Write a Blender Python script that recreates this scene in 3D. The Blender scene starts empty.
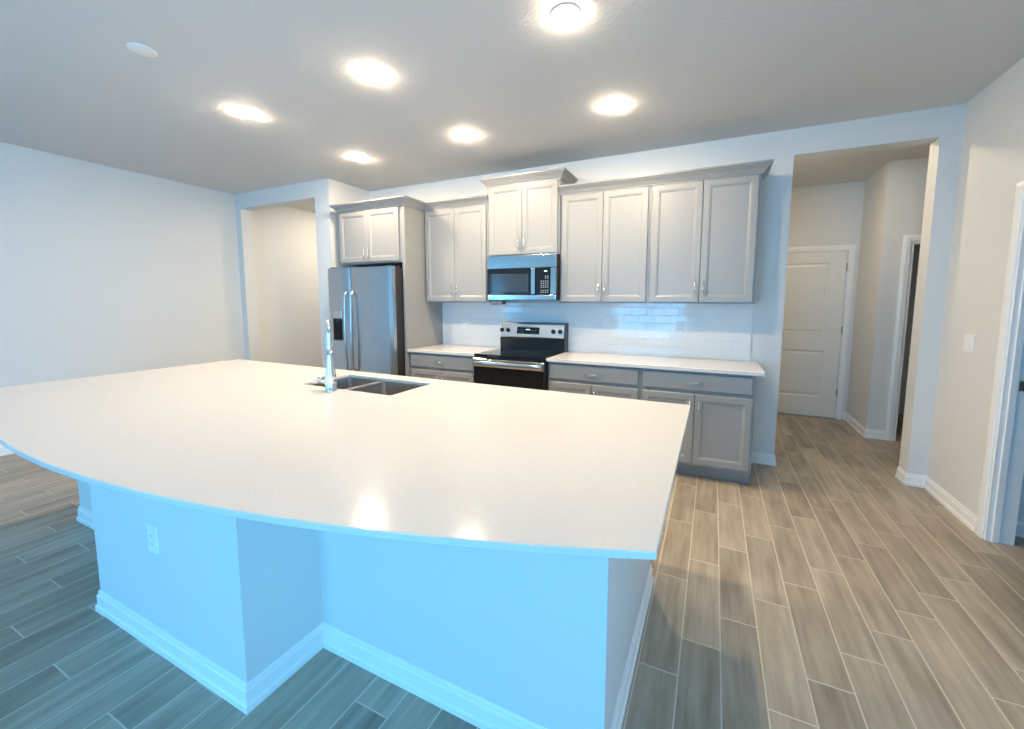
import bpy, bmesh, math
from mathutils import Vector, Matrix

C = bpy.context.scene.collection
sc = bpy.context.scene

# ------------------------------------------------------------------ camera
FPX = 405.98
cam_d = bpy.data.cameras.new('camera')
cam_d.sensor_width = 36.0
cam_d.sensor_fit = 'HORIZONTAL'
cam_d.lens = FPX * 36.0 / 1024.0
cam_d.shift_x = -13.3 / 1024.0
cam_d.shift_y = -22.33 / 1024.0
cam_d.clip_start = 0.02
cam = bpy.data.objects.new('camera', cam_d)
C.objects.link(cam)
_y, _p, _r = map(math.radians, (24.8592, -5.6127, 0.2309))
_F = Vector((-math.sin(_y) * math.cos(_p), math.cos(_y) * math.cos(_p), math.sin(_p)))
_R = _F.cross(Vector((0, 0, 1))).normalized()
_U = _R.cross(_F)
_R2 = _R * math.cos(_r) + _U * math.sin(_r)
_U2 = -_R * math.sin(_r) + _U * math.cos(_r)
M = Matrix(((_R2.x, _U2.x, -_F.x, 1.378), (_R2.y, _U2.y, -_F.y, -4.0675), (_R2.z, _U2.z, -_F.z, 1.4229), (0, 0, 0, 1)))
cam.matrix_world = M
sc.camera = cam

# ------------------------------------------------------------------ daylight, exposure
world = bpy.data.worlds.new('daylight_sky')
sc.world = world
world.use_nodes = True
_bg = world.node_tree.nodes['Background']
_bg.inputs['Color'].default_value = (0.125, 0.52, 1.0, 1)
_bg.inputs['Strength'].default_value = 14.5
LAMP = 655.0                     # downlight lens radiance
LAMP_COL = (1.0, 0.80, 0.56, 1)
vs = sc.view_settings
vs.view_transform = 'Standard'
vs.look = 'None'
vs.gamma = 1.0
vs.use_curve_mapping = False
vs.exposure = 0.11
sc.cycles.max_bounces = 10
sc.cycles.diffuse_bounces = 7
sc.cycles.sample_clamp_indirect = 6.0


def portal(name, loc, rot, sx, sy):
    d = bpy.data.lights.new(name, 'AREA')
    d.shape = 'RECTANGLE'
    d.size = sx
    d.size_y = sy
    d.cycles.is_portal = True
    o = bpy.data.objects.new(name, d)
    o.location = loc
    o.rotation_euler = rot
    C.objects.link(o)
    return o


REAR = -8.2
LW, RW, CEIL = -4.51, 2.933, 2.84
GD = (-1.3, 0.72, 0.0, 2.4)             # rear sliding glass door x0 x1 z0 z1
WL = (-8.05, -7.15, 0.6, 2.25)          # added left window, unseen, for more daylight: y0 y1 z0 z1
WR = (-7.0, -4.6, 0.3, 2.25)            # added right window, unseen, for blue light from the right
portal('rear_daylight_portal', ((GD[0] + GD[1]) / 2, REAR - .08, (GD[2] + GD[3]) / 2), (math.radians(90), 0, 0), GD[1] - GD[0], GD[3] - GD[2])
portal('added_left_window_portal', (LW - .12, (WL[0] + WL[1]) / 2, (WL[2] + WL[3]) / 2), (math.radians(90), 0, math.radians(-90)), WL[1] - WL[0], WL[3] - WL[2])
portal('added_right_window_portal', (RW + .1, (WR[0] + WR[1]) / 2, (WR[2] + WR[3]) / 2), (math.radians(90), 0, math.radians(90)), WR[1] - WR[0], WR[3] - WR[2])


# ------------------------------------------------------------------ materials
def lin(r, g, b):
    f = lambda c: (c / 255 / 12.92) if c / 255 <= .04045 else ((c / 255 + .055) / 1.055) ** 2.4
    return (f(r), f(g), f(b), 1)


def mat(name, col, rough=.5, metal=0.0, bump=0.0, bscale=60.0, spec=.5, coat=0.0, emit=None, estr=0.0):
    m = bpy.data.materials.new(name)
    m.use_nodes = True
    nt = m.node_tree
    b = nt.nodes['Principled BSDF']
    b.inputs['Base Color'].default_value = col
    b.inputs['Roughness'].default_value = rough
    b.inputs['Metallic'].default_value = metal
    b.inputs['Specular IOR Level'].default_value = spec
    b.inputs['Coat Weight'].default_value = coat
    if emit:
        b.inputs['Emission Color'].default_value = emit
        b.inputs['Emission Strength'].default_value = estr
    if bump:
        tc = nt.nodes.new('ShaderNodeTexCoord')
        n = nt.nodes.new('ShaderNodeTexNoise')
        n.inputs['Scale'].default_value = bscale
        n.inputs['Detail'].default_value = 3
        bp = nt.nodes.new('ShaderNodeBump')
        bp.inputs['Strength'].default_value = bump
        bp.inputs['Distance'].default_value = .004
        nt.links.new(tc.outputs['Object'], n.inputs['Vector'])
        nt.links.new(n.outputs['Fac'], bp.inputs['Height'])
        nt.links.new(bp.outputs['Normal'], b.inputs['Normal'])
    return m


class NB:
    """small node-math helper"""
    def __init__(s, m):
        s.nt = m.node_tree

    def m(s, op, a, b=None, c=None):
        n = s.nt.nodes.new('ShaderNodeMath')
        n.operation = op
        for i, v in enumerate((a, b, c)):
            if v is None:
                continue
            if isinstance(v, (int, float)):
                n.inputs[i].default_value = v
            else:
                s.nt.links.new(v, n.inputs[i])
        return n.outputs[0]

    def node(s, t, **k):
        n = s.nt.nodes.new(t)
        for a, v in k.items():
            setattr(n, a, v)
        return n

    def link(s, a, b):
        s.nt.links.new(a, b)

    def bond(s, U, V, w, l, u0, v0, cyc, g):
        """running-bond cells: rows of width w across U, units of length l along V; each row steps l/cyc.
        returns grout mask (1 in the joint), row index, unit index, local coordinates"""
        u = s.m('DIVIDE', s.m('SUBTRACT', U, u0), w)
        k = s.m('FLOOR', u)
        fu = s.m('SUBTRACT', u, k)
        st = s.m('DIVIDE', s.m('FLOORED_MODULO', k, cyc), cyc)
        v = s.m('SUBTRACT', s.m('DIVIDE', s.m('SUBTRACT', V, v0), l), st)
        j = s.m('FLOOR', v)
        fv = s.m('SUBTRACT', v, j)
        du = s.m('MULTIPLY', s.m('MINIMUM', fu, s.m('SUBTRACT', 1.0, fu)), w)
        dv = s.m('MULTIPLY', s.m('MINIMUM', fv, s.m('SUBTRACT', 1.0, fv)), l)
        d = s.m('MINIMUM', du, dv)
        mr = s.node('ShaderNodeMapRange')
        mr.inputs['From Min'].default_value = g * .75
        mr.inputs['From Max'].default_value = g * 1.25
        mr.inputs['To Min'].default_value = 1
        mr.inputs['To Max'].default_value = 0
        s.link(d, mr.inputs['Value'])
        return mr.outputs[0], k, j, fu, fv, d

    def rand(s, k, j, off=0.0):
        cx = s.node('ShaderNodeCombineXYZ')
        s.link(s.m('ADD', k, off), cx.inputs[0])
        s.link(j, cx.inputs[1])
        w = s.node('ShaderNodeTexWhiteNoise', noise_dimensions='3D')
        s.link(cx.outputs[0], w.inputs['Vector'])
        return w.outputs['Value']


def make_floor_mat():
    m = mat('wood_look_porcelain_tile', (.3, .27, .23, 1), .42)
    nb = NB(m)
    nt = m.node_tree
    b = nt.nodes['Principled BSDF']
    tc = nb.node('ShaderNodeTexCoord')
    sp = nb.node('ShaderNodeSeparateXYZ')
    nb.link(tc.outputs['Object'], sp.inputs[0])
    X, Y = sp.outputs[0], sp.outputs[1]
    gm, k, j, fu, fv, d = nb.bond(X, Y, .1486, .5935, 1.1665, -2.528, 3, .0028)
    r1 = nb.rand(k, j)
    r2 = nb.rand(k, j, 37.0)
    # grain, different on every tile
    cx = nb.node('ShaderNodeCombineXYZ')
    nb.link(nb.m('MULTIPLY_ADD', X, 26.0, nb.m('MULTIPLY', r1, 50)), cx.inputs[0])
    nb.link(nb.m('MULTIPLY_ADD', Y, 1.6, nb.m('MULTIPLY', r2, 50)), cx.inputs[1])
    n1 = nb.node('ShaderNodeTexNoise')
    n1.inputs['Scale'].default_value = 1.0
    n1.inputs['Detail'].default_value = 5
    n1.inputs['Roughness'].default_value = .62
    nb.link(cx.outputs[0], n1.inputs['Vector'])
    cx2 = nb.node('ShaderNodeCombineXYZ')
    nb.link(nb.m('MULTIPLY_ADD', X, 7.0, nb.m('MULTIPLY', r2, 90)), cx2.inputs[0])
    nb.link(nb.m('MULTIPLY_ADD', Y, 2.2, nb.m('MULTIPLY', r1, 90)), cx2.inputs[1])
    n2 = nb.node('ShaderNodeTexNoise')
    n2.inputs['Scale'].default_value = 1.0
    n2.inputs['Detail'].default_value = 3
    nb.link(cx2.outputs[0], n2.inputs['Vector'])
    mix = nb.m('ADD', nb.m('MULTIPLY', n1.outputs['Fac'], .55), nb.m('MULTIPLY', n2.outputs['Fac'], .45))
    mix = nb.m('ADD', mix, nb.m('MULTIPLY', nb.m('SUBTRACT', r1, .5), .14))
    cr = nb.node('ShaderNodeValToRGB')
    e = cr.color_ramp.elements
    e[0].position = .30
    e[0].color = lin(124, 113, 100)
    e[1].position = .72
    e[1].color = lin(188, 177, 160)
    mid = e.new(.5)
    mid.color = lin(158, 147, 131)
    nb.link(mix, cr.inputs[0])
    mx = nb.node('ShaderNodeMix', data_type='RGBA')
    nb.link(gm, mx.inputs['Factor'])
    nb.link(cr.outputs[0], mx.inputs['A'])
    mx.inputs['B'].default_value = lin(200, 191, 176)
    nb.link(mx.outputs['Result'], b.inputs['Base Color'])
    nb.link(nb.m('MULTIPLY_ADD', gm, .35, nb.m('MULTIPLY_ADD', n1.outputs['Fac'], .15, .36)), b.inputs['Roughness'])
    bp = nb.node('ShaderNodeBump')
    bp.inputs['Strength'].default_value = .35
    bp.inputs['Distance'].default_value = .002
    nb.link(nb.m('ADD', nb.m('SUBTRACT', 1.0, gm), nb.m('MULTIPLY', n1.outputs['Fac'], .25)), bp.inputs['Height'])
    nb.link(bp.outputs['Normal'], b.inputs['Normal'])
    return m


def make_tile_mat():
    m = mat('white_gloss_subway_tile', lin(232, 232, 230), .07)
    nb = NB(m)
    b = m.node_tree.nodes['Principled BSDF']
    tc = nb.node('ShaderNodeTexCoord')
    sp = nb.node('ShaderNodeSeparateXYZ')
    nb.link(tc.outputs['Object'], sp.inputs[0])
    gm, k, j, fu, fv, d = nb.bond(sp.outputs[2], sp.outputs[0], .0742, .1465, .931, .866, 2, .0013)
    mx = nb.node('ShaderNodeMix', data_type='RGBA')
    nb.link(gm, mx.inputs['Factor'])
    mx.inputs['A'].default_value = lin(232, 232, 230)
    mx.inputs['B'].default_value = lin(214, 214, 212)
    nb.link(mx.outputs['Result'], b.inputs['Base Color'])
    nb.link(nb.m('MULTIPLY_ADD', gm, .5, .07), b.inputs['Roughness'])
    r1 = nb.rand(k, j)
    r2 = nb.rand(k, j, 11.0)
    h = nb.m('ADD', nb.m('MULTIPLY', nb.m('SUBTRACT', r1, .5), nb.m('MULTIPLY', fu, .0020)),
             nb.m('MULTIPLY', nb.m('SUBTRACT', r2, .5), nb.m('MULTIPLY', fv, .0034)))
    edge = nb.m('MINIMUM', d, .004)
    bp = nb.node('ShaderNodeBump')
    bp.inputs['Strength'].default_value = 1.0
    bp.inputs['Distance'].default_value = 1.0
    nb.link(nb.m('ADD', h, nb.m('MULTIPLY', edge, .15)), bp.inputs['Height'])
    nb.link(bp.outputs['Normal'], b.inputs['Normal'])
    return m


def make_quartz_mat():
    m = mat('white_quartz', lin(210, 206, 201), .15, spec=.32)
    nb = NB(m)
    b = m.node_tree.nodes['Principled BSDF']
    tc = nb.node('ShaderNodeTexCoord')
    n = nb.node('ShaderNodeTexNoise')
    n.inputs['Scale'].default_value = 220
    n.inputs['Detail'].default_value = 3
    nb.link(tc.outputs['Object'], n.inputs['Vector'])
    cr = nb.node('ShaderNodeValToRGB')
    cr.color_ramp.elements[0].position = .33
    cr.color_ramp.elements[0].color = lin(206, 202, 196)
    cr.color_ramp.elements[1].position = .55
    cr.color_ramp.elements[1].color = lin(212, 208, 203)
    nb.link(n.outputs['Fac'], cr.inputs[0])
    nb.link(cr.outputs[0], b.inputs['Base Color'])
    return m


def make_steel_mat(name, col, rough, along='Z'):
    m = mat(name, col, rough, 1.0)
    nb = NB(m)
    b = m.node_tree.nodes['Principled BSDF']
    tc = nb.node('ShaderNodeTexCoord')
    mp = nb.node('ShaderNodeMapping')
    mp.inputs['Scale'].default_value = (900, 900, 4) if along == 'Z' else (4, 900, 900)
    n = nb.node('ShaderNodeTexNoise')
    n.inputs['Scale'].default_value = 1
    nb.link(tc.outputs['Object'], mp.inputs['Vector'])
    nb.link(mp.outputs['Vector'], n.inputs['Vector'])
    nb.link(nb.m('MULTIPLY_ADD', n.outputs['Fac'], .10, rough - .05), b.inputs['Roughness'])
    return m


def make_glass_mat():
    m = bpy.data.materials.new('window_glass')
    m.use_nodes = True
    nt = m.node_tree
    nt.nodes.clear()
    o = nt.nodes.new('ShaderNodeOutputMaterial')
    mx = nt.nodes.new('ShaderNodeMixShader')
    t = nt.nodes.new('ShaderNodeBsdfTransparent')
    g = nt.nodes.new('ShaderNodeBsdfGlossy')
    g.inputs['Roughness'].default_value = .02
    mx.inputs[0].default_value = .07
    nt.links.new(t.outputs[0], mx.inputs[1])
    nt.links.new(g.outputs[0], mx.inputs[2])
    nt.links.new(mx.outputs[0], o.inputs[0])
    return m


WALLP = mat('wall_paint', lin(217, 217, 214), .62, bump=.35, bscale=85)
CEILP = mat('ceiling_paint', lin(214, 213, 211), .8, bump=.45, bscale=60)
TRIMP = mat('white_trim_paint', lin(236, 236, 234), .32)
DOORP = mat('white_door_paint', lin(228, 227, 220), .38)
FLOORM = make_floor_mat()
CAB = mat('grey_cabinet_paint', lin(149, 149, 147), .36)
CABIN = mat('cabinet_interior_shadow_gap', lin(96, 94, 92), .6)
QUARTZ = make_quartz_mat()
TILE = make_tile_mat()
STEEL = make_steel_mat('brushed_stainless_vertical', (.50, .51, .52, 1), .26, 'Z')
STEELH = make_steel_mat('brushed_stainless_horizontal', (.60, .60, .59, 1), .17, 'X')
STEELF = make_steel_mat('satin_stainless_fascia', (.60, .59, .57, 1), .34, 'X')
STEELS = make_steel_mat('sink_stainless', (.55, .54, .52, 1), .30, 'X')
CHROME = mat('polished_chrome', (.86, .88, .90, 1), .07, 1.0)
NICKEL = mat('bright_nickel', (.70, .70, .70, 1), .2, 1.0)
BLACKG = mat('black_glass', (.006, .006, .007, 1), .06)
GREYG = mat('grey_mesh_glass', (.028, .033, .038, 1), .14)
BLACK = mat('black_enamel', (.012, .012, .013, 1), .3)
CHAR = mat('charcoal_side_panel', (.028, .026, .024, 1), .45)
PLAST = mat('white_plastic', lin(235, 235, 232), .35)
GREYPL = mat('grey_plastic', lin(120, 122, 124), .4)
KEYS = mat('grey_key_print', lin(150, 158, 165), .5)
LCD = mat('lit_clock_digits', (.1, .3, .3, 1), .4, emit=(.75, .95, 1, 1), estr=1.6)
LENS = mat('lit_downlight_lens', (.9, .9, .88, 1), .5, emit=LAMP_COL, estr=LAMP)
LENSD = mat('added_hall_downlight_lens', (.9, .9, .88, 1), .5, emit=LAMP_COL, estr=LAMP * .52)  # weaker emission for the added hall lamp
RINGP = mat('burner_ring_print', lin(98, 98, 100), .2)
HINGE = mat('satin_nickel_hinge', (.42, .41, .39, 1), .35, 1.0)
GLASS = make_glass_mat()
RECESS_DARK = mat('painted_recess_dark', (.008, .008, .009, 1), .6, spec=.2)  # darkness of the dispenser recess, painted as matte black
RUBBER = mat('dark_rubber', (.02, .02, .02, 1), .7)


# ------------------------------------------------------------------ mesh building
class MB:
    def __init__(s):
        s.bm = bmesh.new()

    def face(s, vs, smooth=False):
        try:
            f = s.bm.faces.new(vs)
            f.smooth = smooth
            return f
        except ValueError:
            return None

    def box(s, x0, x1, y0, y1, z0, z1, bev=0.0, seg=1):
        x0, x1 = sorted((x0, x1)); y0, y1 = sorted((y0, y1)); z0, z1 = sorted((z0, z1))
        v = [s.bm.verts.new((x, y, z)) for x in (x0, x1) for y in (y0, y1) for z in (z0, z1)]
        fs = [s.bm.faces.new([v[i] for i in q]) for q in
              ((0, 1, 3, 2), (4, 6, 7, 5), (0, 4, 5, 1), (2, 3, 7, 6), (0, 2, 6, 4), (1, 5, 7, 3))]
        if bev:
            es = {e for f in fs for e in f.edges}
            bmesh.ops.bevel(s.bm, geom=list(es), offset=bev, segments=seg, profile=.5, affect='EDGES')
        return s

    def loft(s, rings, cap0=True, cap1=True, smooth=False, closed=True):
        R = [[s.bm.verts.new(p) for p in r] for r in rings]
        n = len(R[0])
        for a, b in zip(R, R[1:]):
            for i in range(n if closed else n - 1):
                k = (i + 1) % n
                s.face((a[i], a[k], b[k], b[i]), smooth)
        if cap0:
            s.face(R[0][::-1])
        if cap1:
            s.face(R[-1])
        return s

    def lathe(s, prof, o=(0, 0, 0), axis=(0, 0, 1), n=24, smooth=True):
        """prof: (radius, height along axis)"""
        ax = Vector(axis).normalized()
        t = Vector((1, 0, 0)) if abs(ax.x) < .9 else Vector((0, 1, 0))
        u = ax.cross(t).normalized()
        w = ax.cross(u)
        o = Vector(o)
        rings = [[o + ax * h + (u * math.cos(2 * math.pi * i / n) + w * math.sin(2 * math.pi * i / n)) * max(r, 1e-4)
                  for i in range(n)] for r, h in prof]
        return s.loft(rings, True, True, smooth)

    def tube(s, pts, rad, n=12, smooth=True, sx=1.0):
        pts = [Vector(p) for p in pts]
        rad = rad if isinstance(rad, (list, tuple)) else [rad] * len(pts)
        rings = []
        prev = None
        for i, p in enumerate(pts):
            t = (pts[min(i + 1, len(pts) - 1)] - pts[max(i - 1, 0)]).normalized()
            if prev is None:
                a = Vector((0, 0, 1)) if abs(t.z) < .9 else Vector((1, 0, 0))
                u = t.cross(a).normalized()
            else:
                u = (prev - t * prev.dot(t)).normalized()
            prev = u
            w = t.cross(u)
            rings.append([p + (u * math.cos(2 * math.pi * k / n) * sx + w * math.sin(2 * math.pi * k / n)) * rad[i] for k in range(n)])
        return s.loft(rings, True, True, smooth)

    def sweep(s, path, N, prof, smooth=False):
        """mitred sweep in the plane with normal N; prof (a, b): a along N x t, b along N"""
        N = Vector(N).normalized()
        P = [Vector(p) for p in path]
        rings = []
        for i, p in enumerate(P):
            tp = (P[i] - P[i - 1]).normalized() if i else None
            tn = (P[i + 1] - P[i]).normalized() if i < len(P) - 1 else None
            if tp is None:
                a = N.cross(tn)
            elif tn is None:
                a = N.cross(tp)
            else:
                a1, a2 = N.cross(tp), N.cross(tn)
                h = (a1 + a2).normalized()
                a = h / max(h.dot(a1), .2)
            rings.append([p + a * q[0] + N * q[1] for q in prof])
        return s.loft(rings, True, True, smooth)

    def panel(s, o, ux, uz, n, w, h, rings, cap0=True):
        """rectangular stepped relief: rings (inset, height along n)"""
        o, ux, uz, n = map(Vector, (o, ux, uz, n))
        rr = []
        for ins, d in rings:
            rr.append([o + ux * a + uz * b + n * d for a, b in
                       ((ins, ins), (w - ins, ins), (w - ins, h - ins), (ins, h - ins))])
        return s.loft(rr, cap0, True)

    def build(s, name, m, parent=None, sub=None, bevel=None):
        bmesh.ops.remove_doubles(s.bm, verts=s.bm.verts, dist=1e-6)
        bmesh.ops.recalc_face_normals(s.bm, faces=s.bm.faces)
        off = None
        if parent is not None:
            r = parent
            while r.parent:
                r = r.parent
            off = r.location.copy()
        elif sub is not None:
            off = Vector(sub)
        if off is not None:
            bmesh.ops.translate(s.bm, verts=s.bm.verts, vec=-off)
        me = bpy.data.meshes.new(name)
        s.bm.to_mesh(me)
        s.bm.free()
        me.materials.append(m)
        o = bpy.data.objects.new(name, me)
        C.objects.link(o)
        if parent is not None:
            o.parent = parent
        elif off is not None:
            o.location = off
        if bevel:
            md = o.modifiers.new('bevel', 'BEVEL')
            md.width = bevel
            md.segments = 2
            md.limit_method = 'ANGLE'
            md.angle_limit = math.radians(40)
        return o


def tag(o, label=None, cat=None, group=None, kind=None):
    if label: o['label'] = label
    if cat: o['category'] = cat
    if group: o['group'] = group
    if kind: o['kind'] = kind
    return o


def thing(name, label, cat, loc, group=None):
    o = bpy.data.objects.new(name, None)
    o.empty_display_size = .1
    o.location = loc
    C.objects.link(o)
    return tag(o, label, cat, group)


def dup(root, loc, label, group=None):
    r = root.copy()
    C.objects.link(r)
    r.location = loc
    r['label'] = label
    if group: r['group'] = group
    for ch in list(root.children):
        c = ch.copy(); C.objects.link(c); c.parent = r
        for g in list(ch.children):
            d = g.copy(); C.objects.link(d); d.parent = c
    return r


def struct(name, mb, m, parent=None):
    o = mb.build(name, m, parent)
    if parent is None:
        o['kind'] = 'structure'
    return o


def rrect(x0, x1, y0, y1, r, z, n=5):
    pts = []
    for cx, cy, a0 in ((x1 - r, y1 - r, 0), (x0 + r, y1 - r, 90), (x0 + r, y0 + r, 180), (x1 - r, y0 + r, 270)):
        for i in range(n):
            a = math.radians(a0 + 90 * i / (n - 1))
            pts.append((cx + r * math.cos(a), cy + r * math.sin(a), z))
    return pts


# ------------------------------------------------------------------ room shell
struct('floor', MB().box(-5.2, 5.0, REAR - .3, 3.0, -.1, 0), FLOORM)
struct('ceiling', MB().box(-5.2, 5.0, REAR - .3, 3.0, CEIL, CEIL + .1), CEILP)

OL, OR_, OZ = 1.916, 2.814, 2.634          # hall opening in the back wall
WT = .153
w = MB()
w.box(-2.733, OL, 0, WT, 0, CEIL)
w.box(OR_, 4.47, 0, WT, 0, CEIL)
w.box(OL, OR_, 0, WT, OZ, CEIL)
struct('wall_back', w, WALLP)

YP = -.629
PX0, PX1, PZ = -4.398, -2.97, 2.65         # opening beside the fridge
w = MB()
w.box(LW, PX0, YP, YP + .15, 0, CEIL)
w.box(PX1, -2.733, YP, YP + .15, 0, CEIL)
w.box(PX0, PX1, YP, YP + .15, PZ, CEIL)
w.box(-2.883, -2.733, YP + .15, 2.6, 0, CEIL)
struct('wall_alcove', w, WALLP)

w = MB()
w.box(LW - .15, LW, REAR - .15, WL[0], 0, CEIL)
w.box(LW - .15, LW, WL[1], 2.6, 0, CEIL)
w.box(LW - .15, LW, WL[0], WL[1], 0, WL[2])
w.box(LW - .15, LW, WL[0], WL[1], WL[3], CEIL)
struct('wall_left', w, WALLP)
struct('wall_alcove_end', MB().box(LW, -2.883, 2.5, 2.65, 0, CEIL), WALLP)

DY0, DY1, DZ = -1.62, -.765, 2.045         # doorway in the right wall
w = MB()
w.box(RW, RW + .115, DY1, 0, 0, CEIL)
w.box(RW, RW + .115, REAR - .15, WR[0], 0, CEIL)
w.box(RW, RW + .115, WR[1], DY0, 0, CEIL)
w.box(RW, RW + .115, WR[0], WR[1], 0, WR[2])
w.box(RW, RW + .115, WR[0], WR[1], WR[3], CEIL)
w.box(RW, RW + .115, DY0, DY1, DZ, CEIL)
struct('wall_right', w, WALLP)

w = MB()
w.box(LW, GD[0], REAR - .15, REAR, 0, CEIL)
w.box(GD[1], RW, REAR - .15, REAR, 0, CEIL)
w.box(GD[0], GD[1], REAR - .15, REAR, GD[3], CEIL)
struct('wall_rear', w, WALLP)

# hall behind the back wall
HY, HX, HF = 2.02, 2.905, 1.29
HO0, HO1 = 3.135, 3.95
w = MB()
w.box(1.62, HX, HY, HY + .13, 0, CEIL)                      # wall with the panel door
w.box(HX, HX + .13, HF, 2.75, 0, CEIL)
w.box(HX + .13, HO0, HF, HF + .13, 0, CEIL)
w.box(HO1, 4.35, HF, HF + .13, 0, CEIL)
w.box(HO0, HO1, HF, HF + .13, 2.035, CEIL)
w.box(1.50, 1.62, WT, HY + .13, 0, CEIL)
w.box(4.35, 4.47, WT, 2.75, 0, CEIL)
w.box(HX + .13, 4.35, 2.62, 2.75, 0, CEIL)
struct('wall_hall', w, WALLP)

# side room through the right doorway
w = MB()
w.box(RW + .115, 4.7, -.62, -.52, 0, CEIL)
w.box(4.7, 4.8, -3.1, -.52, 0, CEIL)
w.box(RW + .115, 4.8, -3.2, -3.1, 0, CEIL)
struct('wall_side_room', w, WALLP)

# baseboards ---------------------------------------------------------------
BB = [(0, 0), (.018, 0), (.018, .022), (.0115, .028), (.0115, .072), (.0065, .077), (.0065, .088), (.003, .096), (0, .096)]
BBN = [(-a, b) for a, b in BB]


def base(name, path, side=1, parent=None):
    mb = MB()
    mb.sweep([(x, y, 0) for x, y in path], (0, 0, 1), BB if side > 0 else BBN)
    return struct(name, mb, TRIMP, parent)


# side -1: the room lies to the right of the direction of travel
base('baseboard_back', [(1.692, 0), (OL, 0), (OL, WT)], -1)
base('baseboard_back_corner', [(OR_, WT), (OR_, 0), (RW, 0), (RW, -.692)], -1)
base('baseboard_left', [(LW, -7.9), (LW, YP), (PX0, YP), (PX0, YP + .15), (LW, YP + .15), (LW, 2.5)], -1)
base('baseboard_alcove', [(PX1, YP + .15), (PX1, YP), (-2.733, YP), (-2.733, 0)], -1)
base('baseboard_hall', [(2.874, HY), (HX, HY), (HX, HF), (HO0 - .07, HF)], -1)
base('baseboard_side_room', [(RW + .14, -.62), (4.6, -.62)], -1)
base('baseboard_right', [(RW, -1.70), (RW, -7.9)], -1)

# casings -------------------------------------------------------------------
CAS = [(0, 0), (0, .010), (.010, .016), (.045, .018), (.060, .014), (.068, .012), (.068, 0)]


def casing(name, x0, x1, z1, pos, axis, out, parent=None):
    """U-shaped casing round an opening; axis 'x' (wall plane y=pos) or 'y' (wall plane x=pos)"""
    mb = MB()
    if axis == 'x':
        P = [(x0, pos, 0), (x0, pos, z1), (x1, pos, z1), (x1, pos, 0)]
        N = (0, out, 0)
    else:
        P = [(pos, x0, 0), (pos, x0, z1), (pos, x1, z1), (pos, x1, 0)]
        N = (out, 0, 0)
    t = Vector(P[1]) - Vector(P[0])
    a = Vector(N).cross(t)
    away = (Vector(P[0]) - Vector(P[2]))
    sgn = 1 if a.dot(away) > 0 else -1
    mb.sweep(P, N, [(sgn * q[0], q[1]) for q in CAS])
    return struct(name, mb, TRIMP, parent)


# hall panel door
d1 = MB()
dx0, dx1, dz1 = 1.975, 2.788, 2.045
d1.panel((dx0, HY - .008, .012), (1, 0, 0), (0, 0, 1), (0, 1, 0), dx1 - dx0, dz1 - .012, [(0, 0), (0, .007)])
yf = HY - .008
zs = [.012, .258, .838, 1.055, 1.915, dz1]
for z0, z1 in ((zs[0], zs[1]), (zs[2], zs[3]), (zs[4], zs[5])):
    d1.box(dx0 + .155, dx1 - .155, yf - .012, yf, z0, z1)
for a, b in ((dx0, dx0 + .155), (dx1 - .155, dx1)):
    d1.box(a, b, yf - .012, yf, zs[0], zs[5])
for z0, z1 in ((zs[1], zs[2]), (zs[3], zs[4])):
    d1.panel((dx0 + .155, yf, z0), (1, 0, 0), (0, 0, 1), (0, -1, 0), dx1 - dx0 - .31, z1 - z0,
             [(0, .012), (.010, .004), (.022, .003), (.045, .009)], cap0=False)
door1 = struct('door_1', d1, DOORP)
for z in (.335, 1.10, 1.86):
    MB().box(dx1 - .003, dx1 + .010, HY - .030, HY - .004, z - .045, z + .045, .002).build('hinge', HINGE, door1)
mb = MB()
mb.lathe([(.03, 0), (.03, .006), (.012, .012), (.012, .035), (.026, .045), (.028, .06), (.018, .07)], (dx0 + .06, HY - .020, .92), (0, -1, 0), 20)
mb.build('door_knob', HINGE, door1)
casing('door_casing', dx0 - .004, dx1 + .010, dz1 + .006, HY, 'x', -1, door1)
mb = MB()
mb.box(HO0, HO0 + .018, HF - .004, HF + .134, 0, 2.035)
mb.box(HO1 - .018, HO1, HF - .004, HF + .134, 0, 2.035)
mb.box(HO0 + .018, HO1 - .018, HF - .004, HF + .134, 2.017, 2.035)
lining = struct('trim_1', mb, TRIMP)
casing('door_casing', HO0, HO1, 2.035, HF, 'x', -1, lining)

# right doorway: lined jamb with stop, casing and hinge
mb = MB()
for y0, y1 in ((DY1 - .018, DY1), (DY0, DY0 + .018)):
    mb.box(RW - .004, RW + .119, y0, y1, 0, DZ)
mb.box(RW - .004, RW + .119, DY0 + .018, DY1 - .018, DZ - .018, DZ)
for y0, y1 in ((DY1 - .030, DY1 - .018), (DY0 + .018, DY0 + .030)):
    mb.box(RW + .018, RW + .050, y0, y1, 0, DZ - .018, .002)
mb.box(RW + .018, RW + .050, DY0 + .03, DY1 - .03, DZ - .030, DZ - .018)
jamb = struct('trim_2', mb, TRIMP)
casing('door_casing', DY0, DY1, DZ, RW, 'y', -1, jamb)
casing('door_casing', DY0, DY1, DZ, RW + .115, 'y', 1, jamb)
MB().box(RW + .058, RW + .086, DY1 - .0215, DY1 - .0175, .925, .985, .001).build('strike_plate', HINGE, jamb)

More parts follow.
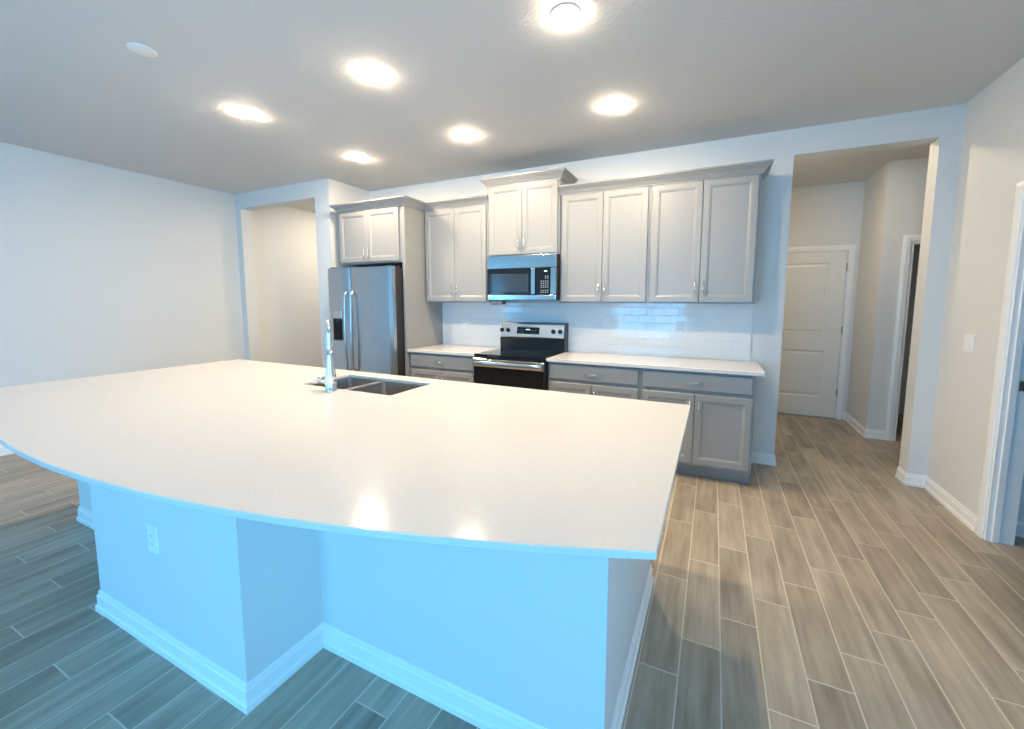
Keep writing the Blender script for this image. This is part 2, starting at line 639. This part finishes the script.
# rear sliding glass door and two added side windows (the daylight)
mb = MB()
x0, x1, z0, z1 = GD
for a, b in ((x0, x0 + .05), (x1 - .05, x1), ((x0 + x1) / 2 - .045, (x0 + x1) / 2 + .045)):
    mb.box(a, b, REAR - .11, REAR - .05, z0, z1, .003)
mb.box(x0, x1, REAR - .11, REAR - .05, z1 - .06, z1, .003)
mb.box(x0, x1, REAR - .11, REAR - .05, z0, z0 + .07, .003)
win = struct('window_1', mb, TRIMP)
MB().box(x0 + .05, x1 - .05, REAR - .083, REAR - .077, z0 + .07, z1 - .06).build('pane', GLASS, win)
for num, (y0, y1, z0, z1), xa, xb, xs_ in ((2, WL, LW - .12, LW - .06, LW + .02), (3, WR, RW + .105, RW + .055, RW - .02)):
    mb = MB()
    for a, b in ((y0, y0 + .05), (y1 - .05, y1)):
        mb.box(xa, xb, a, b, z0, z1, .003)
    for a, b in ((z0, z0 + .05), (z1 - .05, z1), ((z0 + z1) / 2 - .02, (z0 + z1) / 2 + .02)):
        mb.box(xa, xb, y0, y1, a, b, .003)
    mb.box(xb, xs_, y0 - .03, y1 + .03, z0 - .02, z0, .003)
    win = struct('window_%d' % num, mb, TRIMP)  # side windows out of view, added to let in more daylight
    xm = (xa + xb) / 2
    MB().box(xm - .003, xm + .003, y0 + .05, y1 - .05, z0 + .05, z1 - .05).build('pane', GLASS, win)

# ------------------------------------------------------------------ cabinets
SHAKER = [(0, 0), (0, .016), (.003, .019), (.046, .019), (.050, .0165), (.055, .0165), (.064, .0105)]
SLAB = [(0, 0), (0, .012), (.004, .016), (.010, .019)]


def pull(parent, x, z, yface, vert=True, L=.128):
    """bar pull standing off a door or drawer front that faces -y"""
    mb = MB()
    st = .024
    if vert:
        mb.tube([(x, yface - st, z - L / 2), (x, yface - st, z + L / 2)], .0050, 10)
        for q in (-.38, .38):
            mb.tube([(x, yface + .001, z + q * L), (x, yface - st, z + q * L)], .0042, 8)
    else:
        mb.tube([(x - L / 2, yface - st, z), (x + L / 2, yface - st, z)], .0050, 10)
        for q in (-.38, .38):
            mb.tube([(x + q * L, yface + .001, z), (x + q * L, yface - st, z)], .0042, 8)
    o = mb.build('handle', CHROME, parent)
    o['label'] = 'bright chrome bar handle'
    return o


def door_front(root, x0, x1, z0, z1, yb, rings=SHAKER, name='door'):
    mb = MB()
    mb.panel((x0, yb, z0), (1, 0, 0), (0, 0, 1), (0, -1, 0), x1 - x0, z1 - z0, rings)
    return mb.build(name, CAB, root)


CROWN = [(0, 0), (.010, 0), (.010, .010), (.018, .016), (.026, .030), (.040, .046), (.053, .056), (.057, .064), (.066, .068), (.066, .082), (0, .082)]


def crown(path, z, parent=None, label=None):
    mb = MB()
    mb.sweep([(x, y, z) for x, y in path], (0, 0, 1), [(-a, b) for a, b in CROWN])
    return mb.build('crown_molding', CAB, parent)


def upper(label, x0, x1, z0, z1, yf, xs=None, hz=.06, group=None, left=.018, right=.018, top=.03):
    """wall cabinet: carcass, face frame and a pair of panelled doors with pulls; yf = plane of the door faces"""
    root = thing('wall_cabinet', label, 'cabinet', ((x0 + x1) / 2, 0, z0), group)
    fb = yf + .019
    mb = MB()
    mb.box(x0, x1, fb + .002, -.002, z0, z1, .0015)
    mb.build('carcass', CAB, root)
    m = xs if xs is not None else (x0 + x1) / 2
    zb, zt = z0 + .012, z1 - top
    for a, b, hx in ((x0 + left, m - .002, m - .030), (m + .002, x1 - right, m + .030)):
        d = door_front(root, a, b, zb, zt, fb)
        pull(d, hx, zb + hz + .064, yf)
    return root


UZ, UT, UY = 1.418, 2.452, -.338
u_left = upper('two-door grey wall cabinet between the fridge surround and the microwave cabinet', -1.606, -.790, UZ, UT, UY, hz=.05)
u_mic = upper('short raised grey wall cabinet directly above the microwave', -.772, .008, 1.888, 2.606, -.362, hz=.035)
crown([(-.772, -.002), (-.772, -.343), (.008, -.343), (.008, -.002)], 2.580, u_mic)
u_r1 = upper('tall grey two-door wall cabinet just right of the microwave', .010, .838, UZ, UT, UY, hz=.05)
u_r2 = upper('tall grey two-door wall cabinet at the end beside the hall opening', .840, 1.672, UZ, UT, UY, hz=.05)
cm = crown([(.0095, UY + .019), (1.672, UY + .019), (1.672, -.002)], 2.428)
tag(cm, 'long grey crown molding capping the pair of wall cabinets right of the microwave', 'crown molding', kind='thing')

# cabinet over the fridge with its tall end panel
FY = -.655
fr = thing('fridge_cabinet', 'grey cabinet above the fridge with a full-height end panel', 'cabinet', (-2.1, 0, 0))
mb = MB()
mb.box(-2.572, -1.652, FY + .021, -.002, 1.845, 2.452, .0015)
mb.build('carcass', CAB, fr)
mb = MB()
mb.box(-1.650, -1.612, FY + .010, -.002, 0, 2.452, .002)
mb.build('end_panel', CAB, fr)
for a, b, hx in ((-2.560, -2.140, -2.170), (-2.136, -1.690, -2.106)):
    d = door_front(fr, a, b, 1.862, 2.420, FY + .019)
    pull(d, hx, 1.862 + .09, FY)
crown([(-2.572, -.002), (-2.572, FY + .010), (-1.612, FY + .010), (-1.612, -.400)], 2.428, fr)
crown([(-1.611, -.3995), (-1.611, UY + .019), (-.7735, UY + .019)], 2.428, u_left)


def base_cab(label, x0, x1, endpanel=False, name='base_cabinet'):
    root = thing(name, label, 'cabinet', ((x0 + x1) / 2, 0, 0))
    fb = -.612
    mb = MB()
    mb.box(x0, x1, fb + .002, -.002, .112, .884, .0015)
    mb.build('carcass', CAB, root)
    mb = MB()
    mb.box(x0, x1 - (.018 if endpanel else 0), -.530, -.515, 0, .112)
    mb.build('toe_kick', CAB, root)
    if endpanel:
        mb = MB()
        mb.box(x1 - .018, x1, -.532, -.002, 0, .112)
        mb.build('end_panel', CAB, root)
    dr = door_front(root, x0 + .018, x1 - .018, .728, .868, fb, SLAB, 'drawer')
    pull(dr, (x0 + x1) / 2, .796, fb - .019, False, .112)
    m = (x0 + x1) / 2
    for a, b, hx in ((x0 + .018, m - .002, m - .032), (m + .002, x1 - .018, m + .032)):
        d = door_front(root, a, b, .135, .700, fb)
        pull(d, hx, .700 - .115, fb - .019)
    return root


base_cab('grey base cabinet between the fridge end panel and the range', -1.605, -.770)
base_cab('grey base cabinet just right of the range', .012, .846)
base_cab('grey base cabinet at the end of the run beside the hall opening', .848, 1.690, True)

mb = MB().box(-1.609, -.764, -.654, -.002, .885, .914)
tag(mb.build('countertop', QUARTZ, None, (-1.19, 0, .885), bevel=.003), 'short white quartz countertop left of the range', 'countertop', kind='thing')
mb = MB().box(.008, 1.740, -.654, -.002, .885, .914)
tag(mb.build('countertop', QUARTZ, None, (.87, 0, .885), bevel=.003), 'long white quartz countertop right of the range', 'countertop', kind='thing')
mb = MB().box(-1.611, 1.686, -.010, -.0005, .9145, 1.4175)
tag(mb.build('tile_backsplash', TILE), 'glossy white subway tile backsplash behind the range and counters', 'backsplash', kind='structure')

# ------------------------------------------------------------------ fridge
f = thing('refrigerator', 'stainless side-by-side refrigerator with ice dispenser', 'refrigerator', (-2.12, -.4, 0))
FX0, FX1, FM, FT = -2.603, -1.662, -2.250, 1.790
mb = MB()
mb.box(-2.569, FX1, -.742, -.03, .03, FT - .012, .004)
mb.build('body', CHAR, f)
mb = MB()
mb.box(-2.56, FX1 - .02, -.76, -.70, .004, .085, .004)
mb.build('base_grille', CHAR, f)
for nm, a, b in (('L', FX0, FM - .003), ('R', FM + .003, FX1)):
    rings = []
    n = 14
    for z in (.09, FT):
        r = []
        for i in range(n + 1):                         # bowed front with rounded outer edges
            t = i / n
            x = a + (b - a) * t
            yy = -.804 - .010 * math.sin(math.pi * t)
            e = min(t, 1 - t) * (b - a)
            if e < .008:
                yy += .009 * (1 - e / .008) ** 2
            r.append((x, yy, z))
        r += [(b, -.748, z), (a, -.748, z)]
        rings.append(r)
    mb = MB()
    mb.loft(rings, True, True)
    for fa in mb.bm.faces:
        if len(fa.verts) == 4 and abs(fa.normal.z) < .5:
            fa.smooth = False
    dr = mb.build('door', STEEL, f)
    dr['label'] = 'narrow freezer door with dispenser' if nm == 'L' else 'wide fresh-food door'
    hx = FM + (-.045 if nm == 'L' else .045)
    pts = []
    for i in range(41):
        t = i / 40
        z = .63 + t * .91
        out = -.004 + .040 * min(1, t / .05, (1 - t) / .05) + .014 * math.sin(math.pi * t)
        pts.append((hx, -.808 - out, z))
    h = MB().tube(pts, .0135, 10, sx=1.0).build('handle', STEEL, dr)
    if nm == 'L':
        mb = MB()
        mb.box(-2.520, -2.360, -.824, -.808, .985, 1.335, .004)
        mb.build('dispenser_frame', GREYPL, dr)
        MB().box(-2.508, -2.372, -.828, -.822, 1.235, 1.325, .002).build('dispenser_panel', STEELH, dr)
        mb = MB()
        mb.panel((-2.508, -.8245, .997), (1, 0, 0), (0, 0, 1), (0, -1, 0), .136, .232, [(0, -.005), (0, .002), (.006, .0025)])
        mb.build('dispenser_dark_plate', RECESS_DARK, dr)  # flat plate; the hollow's darkness is put into its colour
        MB().box(-2.465, -2.415, -.832, -.824, 1.195, 1.222, .003).build('dispenser_spout', BLACK, dr)
        MB().box(-2.500, -2.380, -.834, -.824, .993, 1.003, .002).build('drip_tray', CHAR, dr)
    else:
        MB().lathe([(.013, 0), (.013, .003), (.010, .004)], (-1.80, -.8125, 1.725), (0, -1, 0), 20).build('badge', NICKEL, dr)
for x in (FX0 + .07, FX1 - .07):
    MB().box(x - .045, x + .045, -.79, -.64, FT - .010, FT + .012, .004).build('hinge_cover', CHAR, f)

# ------------------------------------------------------------------ microwave
mw = thing('microwave', 'stainless over-the-range microwave under the raised cabinet', 'microwave', (-.375, -.2, 1.43))
MX0, MX1, MZ0, MZ1, MYF = -.744, .004, 1.444, 1.884, -.420
mb = MB()
mb.box(MX0 + .004, MX1, -.395, -.012, MZ0, MZ1, .003)
mb.build('body', CHAR, mw)
mb = MB()
mb.box(MX0, MX1, MYF, -.396, 1.756, MZ1, .006, 2)
top = mb.build('vent_fascia', STEELH, mw)
MB().lathe([(.014, 0), (.014, .003), (.011, .004)], (-.405, MYF + .001, 1.808), (0, -1, 0), 20).build('badge', NICKEL, top)
mb = MB()
mb.box(MX0, MX1, MYF, -.396, MZ0, 1.496, .006, 2)
mb.build('lower_fascia', STEELH, mw)
mb = MB()
mb.box(MX0, -.252, MYF - .002, -.396, 1.497, 1.755, .003)
dr = mb.build('door', BLACKG, mw)
mb = MB()
mb.panel((-.690, MYF - .0015, 1.520), (1, 0, 0), (0, 0, 1), (0, -1, 0), .405, .182, [(0, 0), (0, .0012), (.003, .0020)])
mb.build('window', GREYG, dr)
mb = MB()
mb.box(-.249, -.204, MYF - .018, -.396, 1.497, 1.755, .008, 2)
mb.build('handle', STEELH, dr)
mb = MB()
mb.box(-.202, -.053, MYF - .001, -.396, 1.497, 1.755, .002)
cp = mb.build('control_panel', BLACKG, mw)
mb = MB()
mb.box(-.052, MX1, MYF, -.396, 1.497, 1.755, .003)
mb.build('side_trim', STEELH, mw)
MB().box(-.115, -.085, MYF - .0018, MYF - .0008, 1.716, 1.726).build('clock_digit_pattern', LCD, cp)
for r, z in enumerate((1.668, 1.650, 1.622, 1.603, 1.584, 1.565, 1.535, 1.516)):
    for c in range(4 if r > 1 else 2):
        x = -.150 + c * .022 + (.044 if r < 2 else 0)
        MB().box(x, x + .014, MYF - .0016, MYF - .0008, z, z + .007).build('key', KEYS, cp)
MB().box(-.715, -.585, -.400, -.31, 1.398, MZ0, .003).build('bottom_lamp_housing', GREYPL, mw)

# ------------------------------------------------------------------ range
rg = thing('range', 'freestanding electric range with black glass top and steel backguard', 'range', (-.375, -.33, 0))
RX0, RX1 = -.754, .002
mb = MB()
mb.box(RX0, RX1, -.640, -.014, .03, .893, .003)
mb.build('body', CHAR, rg)
mb = MB()
mb.box(RX0 - .004, RX1 + .002, -.668, -.014, .894, .9155, .006, 2)
ct = mb.build('cooktop', BLACKG, rg)
for cx, cy, rr in ((-.560, -.47, .105), (-.560, -.25, .080), (-.195, -.47, .080), (-.195, -.26, .105)):
    mb = MB()
    for r0, r1 in ((rr - .002, rr), (rr * .62 - .002, rr * .62)):
        n = 40
        a = [mb.bm.verts.new((cx + r0 * math.cos(2 * math.pi * i / n), cy + r0 * math.sin(2 * math.pi * i / n), .9159)) for i in range(n)]
        b = [mb.bm.verts.new((cx + r1 * math.cos(2 * math.pi * i / n), cy + r1 * math.sin(2 * math.pi * i / n), .9159)) for i in range(n)]
        for i in range(n):
            mb.bm.faces.new((a[i], a[(i + 1) % n], b[(i + 1) % n], b[i]))
    mb.build('burner', RINGP, ct)
# backguard: sloped black lower skirt and a steel control fascia
mb = MB()
sec = [(-.014, .9155), (-.014, 1.205), (-.093, 1.205), (-.123, 1.045), (-.137, 1.035), (-.130, .9155)]
mb.loft([[(RX0 + .006, y, z) for y, z in sec], [(RX1 - .002, y, z) for y, z in sec]])
bg = mb.build('backguard', BLACK, rg)
mb = MB()
sec = [(-.092, 1.206), (-.122, 1.046), (-.133, 1.046), (-.137, 1.056), (-.107, 1.192), (-.099, 1.206)]
mb.loft([[(RX0 + .014, y, z) for y, z in sec], [(RX1 - .012, y, z) for y, z in sec]])
fa = mb.build('control_fascia', STEELF, rg)
fn = Vector((0, -.1360, .0300)).normalized() * 1.0


def on_fascia(z):
    t = (z - 1.056) / (1.192 - 1.056)
    return -.137 + .030 * t


for x in (-.728, -.655, -.128, -.052):
    k = MB().lathe([(.023, 0), (.023, .006), (.019, .009), (.018, .026), (.015, .029)], (x, on_fascia(1.120) + .001, 1.120), fn, 22).build('knob', BLACK, rg)
    mb = MB()
    mb.box(x - .0035, x + .0035, on_fascia(1.12) - .032, on_fascia(1.12) - .012, 1.108, 1.144, .0015)
    mb.build('grip', BLACK, k)
mb = MB()
up = Vector((0, .0300, .1360)).normalized()
mb.panel(Vector((-.548, on_fascia(1.085) - .0005, 1.085)), (1, 0, 0), up, fn, .262, .074, [(0, 0), (0, .0022), (.003, .003)])
dp = mb.build('display', BLACKG, rg)
for i in range(4):
    x = -.440 + i * .011 + (.004 if i > 1 else 0)
    MB().box(x, x + .007, on_fascia(1.13) - .0045, on_fascia(1.13) - .0034, 1.122, 1.139).build('digit', LCD, dp)
for r in range(2):
    for i in range(5):
        for x in (-.535 + i * .017, -.385 + i * .017):
            MB().box(x, x + .009, on_fascia(1.10 + r * .025) - .0040, on_fascia(1.10 + r * .025) - .0031, 1.096 + r * .025, 1.101 + r * .025).build('key', KEYS, dp)
mb = MB()
mb.box(RX0 + .002, RX1 - .002, -.684, -.642, .245, .876, .005)
od = mb.build('oven_door', BLACKG, rg)
mb = MB()
mb.box(RX0 + .002, RX1 - .002, -.690, -.6845, .795, .872, .002)
mb.build('door_top_trim', STEELH, od)
mb = MB()
L0, L1 = RX0 + .010, RX1 - .010
sec = [(math.cos(a) * .011, math.sin(a) * .026) for a in [2 * math.pi * i / 16 for i in range(16)]]
mb.loft([[(x, -.728 + (.030 * max(0, (abs(2 * (x - L0) / (L1 - L0) - 1) - .9) / .1) ** 2) + a, .832 + b) for a, b in sec]
         for x in [L0 + (L1 - L0) * t for t in (0, .012, .03, .05, .2, .5, .8, .95, .97, .988, 1)]], smooth=True)
mb.box(L0, L0 + .022, -.712, -.689, .815, .849, .002)
mb.box(L1 - .022, L1, -.712, -.689, .815, .849, .002)
mb.build('handle', STEELH, od)
mb = MB()
mb.panel((RX0 + .10, -.6838, .34), (1, 0, 0), (0, 0, 1), (0, -1, 0), .556, .36, [(0, 0), (0, .0015), (.004, .002)])
mb.build('window', BLACKG, od)
mb = MB()
mb.box(RX0 + .002, RX1 - .002, -.684, -.642, .065, .238, .005)
mb.build('storage_drawer', STEELH, rg)
for x in (RX0 + .06, RX1 - .06):
    MB().lathe([(.02, 0), (.02, .03)], (x, -.56, 0), n=14).build('foot', BLACK, rg)

# ------------------------------------------------------------------ island
IX0, IX1 = -2.297, 1.141
IY0, IY1 = -2.997, -2.02
PX_0, PX_1, PY_ = -1.133, -.043, -3.300
isl = thing('kitchen_island', 'white painted island base with a projecting middle pier', 'island', (-.58, -2.5, 0))
out = [(IX0, IY1), (IX0, IY0), (PX_0, IY0), (PX_0, PY_), (PX_1, PY_), (PX_1, IY0), (IX1, IY0), (IX1, IY1)]
mb = MB()
inn = [(IX1 - .12, IY1), (IX1 - .12, IY0 + .12), (IX0 + .12, IY0 + .12), (IX0 + .12, IY1)]
loop = out + inn
lo = [(x, y, 0) for x, y in loop]
hi = [(x, y, .894) for x, y in loop]
mb.loft([lo, hi])
mb.build('knee_wall', WALLP, isl)
bbm = MB()
bbm.sweep([(x, y, 0) for x, y in out], (0, 0, 1), [(-a, b) for a, b in BB])
bbm.build('baseboard', TRIMP, isl)


def island_cab(x0, x1, nd, name):
    """cabinet fronts on the working side, facing +y"""
    fb = -1.955
    mb = MB()
    mb.box(x0, x1, IY0 + .30, fb - .002, .112, .62, .0015)
    mb.box(x0, x1, fb - .022, fb - .002, .62, .894)
    mb.box(x0, x1, -2.06, -2.045, 0, .112)
    c = mb.build('carcass', CAB, isl)
    wd = (x1 - x0 - .02) / nd
    for i in range(nd):
        a = x0 + .01 + i * wd
        m2 = MB()
        m2.panel((a + wd - .002, fb, .135), (-1, 0, 0), (0, 0, 1), (0, 1, 0), wd - .004, .73, SHAKER)
        m2.build('door', CAB, isl)


for a, b, nd in ((IX0 + .122, -1.32, 2), (-1.318, -.05, 3), (-.048, IX1 - .122, 2)):
    island_cab(a, b, nd, 'cab')

# countertop with bowed front, cut out for the sink
SX0, SX1, SY0, SY1 = -.925, -.205, -2.400, -2.035
CX0, CX1, CYB = -2.400, 1.293, -1.909
fy = lambda x: 1.4521 - math.sqrt(5.0354 ** 2 - (x + .5378) ** 2)      # one long arc
xs = sorted(set([CX0 + (CX1 - CX0) * i / 60 for i in range(61)] + [SX0, SX1]))
xs = [x for x in xs if x in (SX0, SX1, CX0, CX1) or min(abs(x - SX0), abs(x - SX1)) > .012]
mb = MB()
ZT, ZB = .914, .8945
V = {}


def gv(i, j, z):
    if (i, j, z) not in V:
        x = xs[i]
        y = (fy(x), SY0, SY1, CYB)[j]
        V[(i, j, z)] = mb.bm.verts.new((x, y, z))
    return V[(i, j, z)]


nx = len(xs)
hole = lambda i, j: j == 1 and SX0 - 1e-6 <= xs[i] and xs[i + 1] <= SX1 + 1e-6
cells = {(i, j) for i in range(nx - 1) for j in range(3) if not hole(i, j)}
for i, j in cells:
    mb.face([gv(i, j, ZT), gv(i + 1, j, ZT), gv(i + 1, j + 1, ZT), gv(i, j + 1, ZT)])
    mb.face([gv(i, j, ZB), gv(i, j + 1, ZB), gv(i + 1, j + 1, ZB), gv(i + 1, j, ZB)])
    for (di, dj), (a, b) in (((-1, 0), ((i, j), (i, j + 1))), ((1, 0), ((i + 1, j), (i + 1, j + 1))),
                             ((0, -1), ((i, j), (i + 1, j))), ((0, 1), ((i, j + 1), (i + 1, j + 1)))):
        if (i + di, j + dj) not in cells:
            mb.face([gv(*a, ZT), gv(*b, ZT), gv(*b, ZB), gv(*a, ZB)])
ic = mb.build('island_countertop', QUARTZ, None, (-.55, -2.6, ZB), bevel=.003)
tag(ic, 'large white quartz island countertop with a bowed front edge', 'countertop', kind='thing')

# sink
sk = thing('sink', 'stainless double-bowl undermount sink set in the island countertop', 'sink', (-.565, -2.22, .68))


def basin(x0, x1, y0, y1):
    t = .002
    mb = MB()
    rings = [rrect(x0 + .03, x1 - .03, y0 + .03, y1 - .03, .03, .678), rrect(x0, x1, y0, y1, .03, .705), rrect(x0 - t, x1 + t, y0 - t, y1 + t, .03, .8935),
             rrect(x0, x1, y0, y1, .03, .8935), rrect(x0 + .004, x1 - .004, y0 + .004, y1 - .004, .03, .710),
             rrect(x0 + .03, x1 - .03, y0 + .03, y1 - .03, .03, .682)]
    mb.loft(rings)
    b = mb.build('bowl', STEELS, sk)
    MB().lathe([(.045, 0), (.045, .002), (.038, .003), (.034, .0012)], ((x0 + x1) / 2, (y0 + y1) / 2 + .05, .6822), n=24).build('drain', NICKEL, b)


basin(SX0 - .004, -.640, SY0 - .004, SY1 + .004)
basin(-.615, SX1 + .004, SY0 - .004, SY1 + .004)
mb = MB()
mb.box(-.6435, -.6115, SY0 - .002, SY1 + .002, .868, .8935, .006, 2)
mb.build('divider', STEELS, sk)

# faucet
FXY = (-.588, -2.462)
fc = thing('faucet', 'tall chrome single-lever kitchen faucet behind the island sink', 'faucet', (FXY[0], FXY[1], .914))
mb = MB()
mb.lathe([(.034, 0), (.034, .006), (.030, .012), (.029, .060), (.030, .085), (.028, .105), (.0200, .150), (.0165, .20), (.0150, .235)], (FXY[0], FXY[1], .914), n=24)
mb.build('body', CHROME, fc)
dv = Vector((-.776, .63, 0))
pts = []
p0 = Vector((FXY[0], FXY[1], 1.13))
for i in range(5):
    pts.append(p0 + Vector((0, 0, .105 * i / 4)))
R_ = .072
cc = p0 + Vector((0, 0, .105)) + dv * R_
for i in range(1, 15):
    a = math.pi - math.pi * 1.08 * i / 14
    pts.append(cc + dv * R_ * math.cos(a) + Vector((0, 0, R_ * math.sin(a))))
MB().tube(pts, .0125, 16).build('spout', CHROME, fc)
e = pts[-1]
dn = (pts[-1] - pts[-2]).normalized()
sh = MB().lathe([(.0135, 0), (.0165, .012), (.0185, .05), (.020, .085), (.018, .092)], e, dn, 20).build('spray_head', CHROME, fc)
mb = MB()
hp = Vector((FXY[0], FXY[1], .975))
hd = Vector((-.98, -.18, 0)).normalized()
mb.lathe([(.020, .018), (.0215, .030), (.0215, .052), (.015, .060)], hp, hd, 20)
q0 = hp + hd * .052
mb.tube([q0, q0 + hd * .016 + Vector((0, 0, .006)), q0 + hd * .034 + Vector((0, 0, .006)), q0 + hd * .050 + Vector((0, 0, -.004)), q0 + hd * .060 + Vector((0, 0, -.022))], [.010, .0085, .0075, .0068, .006], 10)
mb.build('lever', CHROME, fc)


# ------------------------------------------------------------------ outlets, switch, ceiling fixtures
def outlet(label, loc, n, gangs=1, name='wall_outlet', switch=False, group=None):
    """cover plate in the plane facing n ('-y' or '-x')"""
    t = thing(name, label, 'switch' if switch else 'outlet', loc, group)
    x, y, z = loc
    wd = .072 + .046 * (gangs - 1)
    if n == '-y':
        U, N = Vector((1, 0, 0)), Vector((0, -1, 0))
    else:
        U, N = Vector((0, -1, 0)), Vector((-1, 0, 0))
    L = Vector(loc)
    mb = MB()
    mb.panel(L - U * wd / 2 - Vector((0, 0, .0575)), U, (0, 0, 1), N, wd, .115, [(0, .0003), (0, .0035), (.003, .006)])
    mb.build('cover_plate', PLAST, t)
    for g in range(gangs):
        c = L + U * (g - (gangs - 1) / 2) * .046
        mb = MB()
        mb.panel(c - U * .0165 - Vector((0, 0, .0335)), U, (0, 0, 1), N, .033, .067, [(0, .005), (0, .0075), (.0015, .0085)])
        ins = mb.build('rocker' if switch else 'receptacle', PLAST, t)
        if not switch:
            for s in (-.017, .017):
                for q in (-.006, .006):
                    p = c + U * q + N * .0085 + Vector((0, 0, s))
                    MB().panel(p - U * .001 - Vector((0, 0, .004)), U, (0, 0, 1), N, .002, .008, [(0, 0), (0, .0003)]).build('slot', RUBBER, ins)
    return t


outlet('white duplex outlet low on the front of the island pier', (-.600, PY_, .482), '-y')
outlet('white outlet on the backsplash left of the range', (-1.295, -.010, 1.165), '-y', 2)
outlet('white outlet on the backsplash nearest the range on its right', (.402, -.010, 1.215), '-y')
outlet('white outlet on the backsplash beneath the end wall cabinet', (1.095, -.010, 1.193), '-y')
outlet('white double light switch on the wall beside the right doorway', (RW, -.375, 1.163), '-x', 2, 'light_switch', True)

d0 = thing('downlight', 'recessed downlight nearest the left wall, in the row above the island', 'downlight', (-1.915, -2.025, CEIL), 'recessed ceiling downlights')
ring = [(r * .76, h * .8) for r, h in ((.080, 0), (.086, -.0005), (.094, -.001), (.0965, -.003), (.095, -.005), (.088, -.006), (.082, -.005))]
n = 40
mb = MB()
mb.loft([[(-1.915 + r * math.cos(2 * math.pi * i / n), -2.025 + r * math.sin(2 * math.pi * i / n), CEIL + h) for i in range(n)] for r, h in ring], False, False, True)
mb.build('trim_ring', PLAST, d0)
mb = MB()
mb.lathe([(r * .74, h * .68) for r, h in ((.0815, -.002), (.0815, -.0095), (.078, -.0150), (.066, -.0200), (.046, -.0230), (.018, -.0242))], (-1.915, -2.025, CEIL), n=32)
mb.build('lens', LENS, d0)
for x, y, l in ((-.632, -2.025, 'recessed downlight in the middle of the row above the island'),
                (.650, -2.035, 'recessed downlight at the right end of the row above the island'),
                (-1.895, -.977, 'recessed downlight in front of the fridge, closest to the fridge cabinet'),
                (-.620, -.982, 'recessed downlight in front of the raised microwave cabinet'),
                (.651, -.980, 'recessed downlight in front of the tall wall cabinets, right end of the cabinet row'),
                (-3.62, .75, 'added unseen downlight brightening the passage beside the fridge')):  # last one is an unseen lamp added to brighten the passage
    dup(d0, (x, y, CEIL), l)
hl = dup(d0, (2.25, .62, CEIL), 'added dimmed downlight lighting the hall, unseen behind the header of the hall opening')  # unseen lamp added to lift the light in the hall
for c in hl.children:
    if c.name.startswith('lens'):
        c.data = c.data.copy()
        c.data.materials[0] = LENSD
mb = MB()
mb.lathe([(.066, 0), (.066, -.004), (.062, -.007), (.02, -.008)], (-1.63, -2.76, CEIL), n=36)
tag(mb.build('ceiling_cover_plate', PLAST, None, (-1.63, -2.76, CEIL)), 'flat round white cover plate on the ceiling, far from the lamps', 'cover plate')
